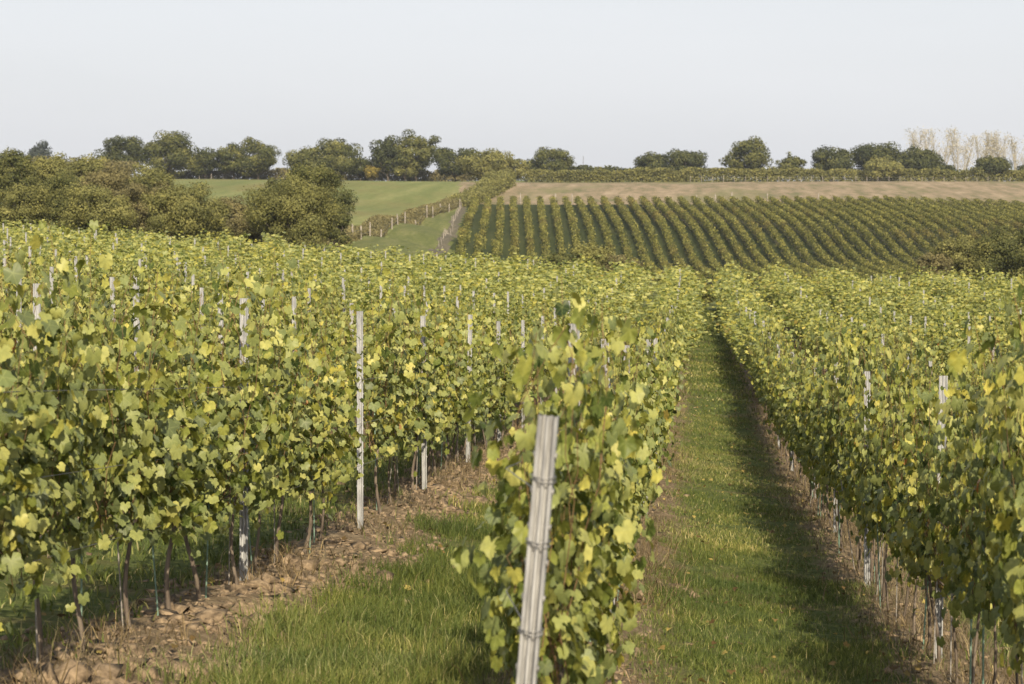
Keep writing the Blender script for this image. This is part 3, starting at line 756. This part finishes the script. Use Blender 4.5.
# ------------------------------------------------------------------ fences
def fence(name, pl, label, h=1.35, r=.09):
    a0, b0 = cw(*pl[0]); root = empty(name, (a0, b0, h1(a0, b0))); L = np.array(root.location); tops = []
    for xc, d in pl:
        a, b = cw(xc, d); g = h1(a, b); mb = MB()
        hh_ = h * N.uniform(.85, 1.15)
        mb.tube(np.array([(a, b, g - .3), (a + N.normal(0, .05), b, g + hh_)]) - L, [r, r * .9], 6); mb.build('post', M['wood'], root, True); tops.append(np.array((a, b, g)) - L)
    for z in (.55, 1.1):
        mb = MB(); mb.tube([t + [0, 0, z] for t in tops], [.012] * len(tops), 4); mb.build('wire', M['wire'], root)
    tag(root, label, "fence")
fence('fence', [(px2x(p, d), d) for p, d in ((460, 416), (449, 402), (440, 388), (433, 372), (427, 362), (416, 345), (405, 330), (398, 318), (392, 308), (381, 292), (370, 276), (361, 265), (353, 255), (345, 244))],
      "fence of pale wooden posts running down beside the green meadow", 1.7, .10)
fence('fence', [(px2x(p, 566), 566) for p in range(690, 1012, 11)], "long low fence of pale posts in front of the skyline hedge", 1.4, .06)
fence('fence', [(px2x(p, 562), 562) for p in range(176, 342, 12)], "low fence of pale posts at the top of the green meadow", 1.5, .08)

# ------------------------------------------------------------------ trees, shrubs and hedges
def crown_arrays(rng, w_, dp, h, z0, ls, cover=2.6, clump=.22, squash=1.0, wisp=0.0):
    """leaf clumps spread through an uneven crown"""
    rx, ry, rz = w_ / 2, dp / 2, h / 2
    area = 4 * math.pi * ((rx * ry) ** 1.6 / 3 + (rx * rz) ** 1.6 / 3 + (ry * rz) ** 1.6 / 3) ** (1 / 1.6)
    ncl = int(np.clip(10 / clump ** 1.25, 18, 120))
    cl = rng.normal(0, 1, (ncl, 3)); cl /= np.linalg.norm(cl, axis=1, keepdims=True)
    rad = rng.uniform(.3, 1.0, ncl) ** .5 * (1 - clump * .6); lump = rng.uniform(.72, 1.02, ncl) * (1 + .22 * np.sin(cl[:, 0] * 3.1 + rng.uniform(0, 6)) * np.cos(cl[:, 2] * 3.7 + rng.uniform(0, 6)))
    cl = np.sign(cl) * np.abs(cl) ** .85 * (rad * lump)[:, None]; cl[:, 2] = np.where(cl[:, 2] < 0, cl[:, 2] * .9, cl[:, 2])
    cen = cl * [rx, ry, rz] + [0, 0, z0 + rz]
    rr = clump * (rx * ry * rz) ** (1 / 3) * rng.uniform(.6, 1.35, ncl) * 1.15
    ntot = int(area * cover / (ls * ls * 1.3)); 
    wgt = rr ** 2; cnt_ = np.maximum(8, (ntot * wgt / wgt.sum())).astype(int)
    ci = np.repeat(np.arange(ncl), cnt_); n = len(ci)
    dv = rng.normal(0, 1, (n, 3)); dv /= np.linalg.norm(dv, axis=1, keepdims=True)
    rr2 = rng.uniform(.25, 1, n) ** .45 * (1 + wisp * np.abs(rng.normal(0, .35, n)))
    pos_ = cen[ci] + dv * (rr[ci] * rr2)[:, None] * [1.15, 1.15, .85]
    ctone = rng.normal(0, .16, ncl)
    tone = np.clip(.42 + ctone[ci] + rng.normal(0, .15, n) + .12 * dv[:, 2], 0, 1)  # upper side of each clump lighter: light from above put into the tone
    out_ = (pos_ - [0, 0, z0 + rz]) / [rx, ry, rz]
    nr = dv + .5 * out_ + rng.normal(0, .45, (n, 3))
    return pos_, nr, tone, cen, n
SEED = [1000]
def tree(px, d, ytop, wpx, mat, label, name='tree', cat='tree', cb=.18, ls=None, cover=2.1, clump=.24, group=None, ybase=None, bark='tbark', dp=None, wisp=0.0, sparse=1.0):
    SEED[0] += 1; rng = np.random.default_rng(SEED[0])
    wpx = wpx * (1.14 if d > 500 else 1)
    xc = px2x(px, d); a, b = cw(xc, d); g = h1(a, b)
    top = CAMZ + zy(ytop, d); H = max(top - g, 1.2); W = wpx / F * d
    ls = ls or max(.07, d * .00050)
    root = empty(name, (a, b, g))
    cb = min(cb, .07); z0 = H * cb; ch = H - z0
    pos_, nr, tone, cen, n = crown_arrays(rng, W, dp or W, ch, z0, ls, cover * sparse, clump, wisp=wisp)
    V, Fc = diamonds(pos_, nr, ls * rng.uniform(.6, 1.25, n), rng, .6)
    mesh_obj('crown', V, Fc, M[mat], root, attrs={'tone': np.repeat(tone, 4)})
    mb = MB(); tr = max(.06, H * .022)
    forkz = max(z0 * 1.15, H * .12)
    tp = np.array([(0, 0, -.3), (rng.normal(0, .1), 0, forkz * .5), (rng.normal(0, .15), 0, forkz), (rng.normal(0, .3), rng.normal(0, .3), z0 + ch * .7)])
    mb.tube(tp, [tr * 1.2, tr, tr * .8, tr * .25], 7)
    for c in cen[rng.permutation(len(cen))[:16]]:
        s = tp[2] * (1 - .0) ; mid = s * .5 + c * .5 + [0, 0, -.04 * H]
        mb.tube(np.array([s, mid, c]), [tr * .45, tr * .28, tr * .08], 5)
    mb.build('trunk', M[bark], root, True)
    tag(root, label, cat, group)
    return root
G1 = "trees along the skyline hedge"
T = [
 # px, d, ytop, w, mat, label, kw
 (40, 900, 139, 24, 'distant', "small bluish tree far off at the left end of the skyline", dict(cb=.05)),
 (124, 560, 132, 46, 'dark', "dark rounded oak standing left of the tallest oak above the brown bushes", {}),
 (171, 555, 130, 56, 'oak', "broad dark oak, tallest above the brown bushes", dict(cb=.12)),
 (207, 565, 147, 38, 'dark', "low dark tree filling the dip beside the broad dark oak", dict(cb=.1)),
 (234, 560, 142, 34, 'oak', "narrow green oak with a ragged top above the pale meadow", dict(cb=.1)),
 (259, 556, 139, 42, 'oak', "bright-topped oak above the pale meadow, next to the ragged narrow oak", dict(cb=.1)),
 (310, 540, 146, 46, 'oak', "spreading oak rising behind the large round bush", dict(cb=.1)),
 (341, 545, 138, 50, 'oak', "tall wide oak at the top of the meadow, behind the round bush", dict(cb=.2)),
 (361, 560, 156, 26, 'dark', "small dark tree just before the yellow shrub", dict(cb=.1)),
 (372, 552, 164, 16, 'yellow', "small yellow shrub at the foot of the skyline trees", dict(name='shrub', cat='shrub', cb=.05)),
 (388, 553, 133, 36, 'dark', "upright dark oak with a visible trunk at the meadow's edge", dict(cb=.16)),
 (416, 556, 130, 46, 'oak', "tall lighter oak paired with the upright dark oak", dict(cb=.14, clump=.2)),
 (405, 554, 160, 30, 'olive', "pale green low tree at the foot of the two tall oaks", dict(cb=.1, sparse=.7)),
 (455, 545, 144, 46, 'dark', "dense dark tree where the meadow meets the brown hedge", dict(cb=.05)),
 (487, 530, 151, 58, 'olive', "wide olive tree behind the top corner of the hillside vineyard", dict(cb=.02)),
 (515, 535, 157, 26, 'olive', "small olive tree at the end of the hedge beside the stubble field", dict(cb=.02)),
 (533, 600, 157, 20, 'dark', "small dark tree tucked against the rounded lone oak", dict(cb=.05)),
 (555, 598, 145, 42, 'oak', "rounded lone oak near the thin mast", dict(cb=.08)),
 (600, 620, 166, 34, 'olive', "low pale scrubby tree just past the thin mast", dict(cb=0, sparse=.6)),
 (652, 590, 151, 42, 'dark', "dark oak with a sloping crown, first of the pair beyond the stubble", dict(cb=.1)),
 (686, 592, 148, 44, 'dark', "flat-topped dark oak, second of the pair beyond the stubble", dict(cb=.12)),
 (746, 580, 137, 46, 'oak', "tall lone oak with an open uneven crown", dict(cb=.14, clump=.22)),
 (771, 600, 166, 22, 'olive', "thin scrubby tree between the tall lone oak and the small round tree", dict(cb=0, sparse=.5)),
 (791, 585, 152, 26, 'oak', "small round tree between two taller oaks", dict(cb=.12)),
 (832, 582, 143, 46, 'dark', "dark conical-topped oak next to the dense dark clump", dict(cb=.08)),
 (879, 586, 142, 58, 'dark', "large dense dark tree with a domed crown", dict(cb=.05)),
 (882, 574, 157, 38, 'olive', "olive green tree in front of the domed dark tree", dict(cb=0)),
 (918, 584, 147, 54, 'dark', "dark sloping tree in front of the first pale poplars", dict(cb=.05)),
 (943, 580, 163, 28, 'dark', "low dark tree at the end of the dense dark clump", dict(cb=.02)),
 (991, 576, 153, 42, 'dark', "dark green pointed tree before the bare poplars", dict(cb=.04)),
 (1024, 590, 164, 22, 'dark', "small dark tree cut by the picture's edge past the poplars", dict(cb=.02)),
]
for px, d, yt, wp, mt, lb, kw in T:
    kw = dict(kw); tree(px, d, yt, wp, mt, lb, kw.pop('name', 'tree'), kw.pop('cat', 'tree'), group=None if kw.get('cat') else G1, **kw)

def poplar(px, d, ytop, wpx, label):
    SEED[0] += 1; rng = np.random.default_rng(SEED[0])
    a, b = cw(px2x(px, d), d); g = h1(a, b); H = CAMZ + zy(ytop, d) - g; W = wpx / F * d
    root = empty('poplar', (a, b, g)); mb = MB(); lp = []
    for s in range(4):
        bx = rng.uniform(-.55, .55) * W; hh_ = H * rng.uniform(.85, 1)
        mb.tube(np.array([(bx * .25, 0, -.3), (bx * .6, rng.normal(0, .5), hh_ * .5), (bx, rng.normal(0, 1), hh_)]), [.22, .14, .04], 5)
        for q in range(44):
            t = rng.uniform(.25, 1); p0 = np.array([bx * (.25 + .75 * t), 0, hh_ * t]); L = W * .42 * (1.2 - t) + .9
            e = p0 + [rng.normal(0, .5) * L, rng.normal(0, .5) * L, rng.uniform(.8, 1.5) * L]; e[2] = min(e[2], H * 1.02)
            mb.tube(np.array([p0, (p0 + e) / 2 + rng.normal(0, .1, 3), e]), [.05, .035, .02], 4)
            for z in range(4): lp.append(p0 + (e - p0) * rng.uniform(.3, 1.1) + rng.normal(0, .5, 3))
    mb.build('trunk', M['pbark'], root); lp = np.array(lp); n = len(lp)
    V, Fc = diamonds(lp, rng.normal(0, 1, (n, 3)), rng.uniform(.12, .30, n), rng)
    mesh_obj('crown', V, Fc, M['pale'], root, attrs={'tone': np.repeat(rng.random(n), 4)})
    tag(root, label, "poplar", "pale bare poplars on the skyline")
for px, yt, wp, lb in [(916, 131, 22, "pale thinning poplar standing over the dark sloping tree"), (936, 130, 26, "pale feathery poplar, second from the dark sloping tree"), (958, 133, 20, "slender pale poplar before the gap of open sky"),
                       (981, 134, 24, "pale bare poplar directly behind the dark pointed tree"), (1001, 133, 24, "pale bare poplar second from the picture's edge"), (1017, 137, 18, "last pale bare poplar at the picture's edge")]:
    poplar(px, 760, yt, wp * 1.35, lb)

G2 = "bushes along the hollow beyond the near vines"
B = [
 (12, 235, 146, 62, 'oak', "dark green bushy tree at the picture's left edge", 'tree'),
 (50, 250, 153, 54, 'olive', "olive bushy tree beside the dark edge tree", 'tree'),
 (84, 290, 150, 50, 'olive', "far bushy tree under the tiny bluish skyline tree", 'tree'),
 (18, 175, 182, 78, 'olive', "low green bush nearest the picture's left edge", 'bush'),
 (62, 185, 172, 74, 'oak', "dark olive bush second from the left edge", 'bush'),
 (105, 215, 164, 72, 'brown', "tall brownish bush behind the olive ones", 'bush'),
 (100, 172, 185, 86, 'olive', "broad olive bush in the middle of the thicket", 'bush'),
 (150, 235, 163, 66, 'olive', "green bush rising at the back of the thicket under the tall oak", 'bush'),
 (142, 180, 178, 80, 'brown', "broad brown-leaved bush in the thicket", 'bush'),
 (182, 172, 182, 84, 'olive', "olive-green bush ending the thicket beside the dark gap", 'bush'),
 (205, 185, 196, 60, 'olive', "lower olive bush sloping down to the dark gap", 'bush'),
 (232, 205, 190, 44, 'brown', "thin brown twiggy bush beside the dark gap", 'bush'),
 (314, 215, 155, 70, 'oak', "green tree standing behind the large round bush", 'tree'),
 (282, 212, 172, 44, 'oak', "darker tree low behind the round bush, toward the gap", 'tree'),
 (336, 210, 184, 40, 'oak', "green shrub sloping down beside the fence behind the round bush", 'bush'),
 (296, 172, 178, 98, 'olive', "large round olive bush standing alone beyond the vines", 'bush'),
 (250, 176, 212, 34, 'brown', "small dark bush in the shaded gap", 'bush'),
 (590, 160, 241, 52, 'olive', "low olive bush in the dip just before the hillside rows", 'bush'),
 (622, 158, 252, 44, 'brown', "low brownish bush beside the olive one in the dip", 'bush'),
 (560, 165, 250, 34, 'oak', "small dark bush at the start of the dip before the hillside", 'bush'),
 (965, 190, 232, 72, 'olive', "olive bush covering the lower ends of the hillside rows", 'bush'),
 (1005, 180, 224, 74, 'oak', "large dark bush at the right edge below the hillside rows", 'bush'),
 (935, 185, 250, 44, 'brown', "low brown bush sloping off the olive one on the hillside", 'bush'),
 (703, 128, 294, 40, 'olive', "low olive bush closing the far end of the grass path", 'bush'),
 (668, 135, 268, 26, 'brown', "small brown bush behind the end of the middle vine row", 'bush'),
]
for px, d, yt, wp, mt, lb, nm in B:
    tree(px, d, yt, wp, mt, lb, nm, nm, cb=.03 if nm == 'bush' else .1, cover=2.3, clump=.16, group=G2, wisp=1.0, ls=d * .00050)

# hedges: long, low, ragged
def hedge(path, h, wd, mat, label, ls, per, hv=.4):
    SEED[0] += 1; rng = np.random.default_rng(SEED[0]); path = np.array(path, float)
    sl = np.r_[0, np.cumsum(np.linalg.norm(np.diff(path[:, :2], axis=0), axis=1))]; L = sl[-1]; n = int(L * per)
    s = rng.random(n) * L; xc = np.interp(s, sl, path[:, 0]); d = np.interp(s, sl, path[:, 1]); hm = np.interp(s, sl, path[:, 2]) if path.shape[1] > 2 else np.full(n, h)
    hn = (1 - hv) + 2 * hv * (.6 * vnoise(s, s * 0, h * .9, SEED[0]) + .4 * vnoise(s, s * 0 + 5, h * .4, SEED[0] + 1))
    th = rng.random(n) * 2 * math.pi; r = rng.random(n) ** .4
    z = hm * hn * rng.random(n) ** .75
    xc = xc + np.cos(th) * r * wd / 2; d = d + np.sin(th) * r * wd / 2
    x, y = cw(xc, d); a, b = cw(*path[0][:2]); g = h1(a, b)
    root = empty('hedge', (a, b, g))
    cen = np.stack([x - a, y - b, hz(x, y) - g + z], -1)
    V, Fc = diamonds(cen, rng.normal(0, 1, (n, 3)) + [0, -.4, .4], ls * rng.uniform(.6, 1.3, n), rng)
    mesh_obj('foliage', V, Fc, M[mat], root, attrs={'tone': np.repeat(np.clip(rng.normal(.45, .2, n) + .3 * (vnoise(s, z, 2.5, 3) - .5), 0, 1), 4)})
    mb = MB()
    for q in np.linspace(.5, L - .5, max(3, int(L / 4))):
        c = (np.interp(q, sl, path[:, 0]), np.interp(q, sl, path[:, 1])); xx, yy = cw(*c); gg = h1(xx, yy)
        mb.tube([(xx - a, yy - b, gg - g - .2), (xx - a + rng.normal(0, .2), yy - b, gg - g + h * .6)], [.06, .03], 4)
    mb.build('stems', M['tbark'], root)
    tag(root, label, "hedge", "hedges dividing the fields")
X = px2x
hedge([(X(525, 575), 575), (X(650, 575), 575), (X(760, 575), 575), (X(900, 575), 575), (X(960, 574), 574), (X(1060, 574), 574)], 3.0, 3, 'olive', "long olive-brown hedge along the skyline behind the stubble field", .26, 300, .3)
hedge([(X(150, 568), 568), (X(345, 568), 568), (X(470, 568), 568)], 2.6, 2.5, 'brown', "reddish-brown hedge along the top of the green meadow", .26, 240, .3)
hedge([(X(560, 600), 600), (X(700, 600), 600)], 3.6, 3, 'dark', "dark band of scrub behind the olive hedge near the mast", .3, 220, .35)
hedge([(X(505, 480), 480, 3.0), (X(490, 450), 450, 2.6), (X(472, 430), 430, 1.8), (X(458, 420), 420, 1.3)], 2, 5, 'olive', "tall olive scrub hedge at the top corner of the hillside vineyard", .2, 330, .35)
hedge([(X(455, 424), 424, 1.2), (X(438, 402), 402, 1.1), (X(420, 368), 368, 1.0), (X(396, 335), 335, .9), (X(380, 312), 312, .8), (X(350, 272), 272, .9), (X(330, 240), 240, 1.2)], 1.0, 3.6, 'brown', "low brown hedge following the fence down past the meadow", .14, 330, .5)
hedge([(X(-30, 480), 480), (X(60, 480), 480), (X(130, 520), 520)], 4.5, 6, 'brown', "brown scrub hedge behind the thicket near the picture's edge", .28, 200, .4)
# distant woodland on the horizon
rng = np.random.default_rng(77); n = 26000
xc = rng.uniform(-700, 700, n); d = rng.uniform(1500, 1560, n); hh_ = 7 + 9 * (vnoise(xc + 900, xc * 0, 28, 21) * .6 + vnoise(xc + 900, xc * 0, 9, 22) * .4)
x, y = cw(xc, d); gzz = hz(x, y) - .7
cen = np.stack([x, y, gzz + hh_ * rng.random(n) ** .7], -1); V, Fc = diamonds(cen, rng.normal(0, 1, (n, 3)), rng.uniform(.8, 1.8, n), rng)
tag(mesh_obj('woodland', V, Fc, M['distant'], attrs={'tone': np.repeat(rng.random(n), 4)}), "faint far-off wood along the horizon", "woodland", kind='stuff')
print("vines", len(spots), "posts", npost, "stakes", nst)

mb = MB(); mb.box(np.array([0, 4550, 8.]), np.array([5200., 4750., 34.]))
m, n_, o_ = newmat("haze")
pv = n_.nodes.new('ShaderNodeVolumePrincipled'); pv.inputs['Density'].default_value = .00011; pv.inputs['Color'].default_value = (.80, .87, 1.0, 1); pv.inputs['Anisotropy'].default_value = 0.1
n_.links.new(pv.outputs[0], o_.inputs[1])
hz_ = mb.build('haze', m); tag(hz_, "pale thin haze in the air over the fields", "haze", kind='stuff')
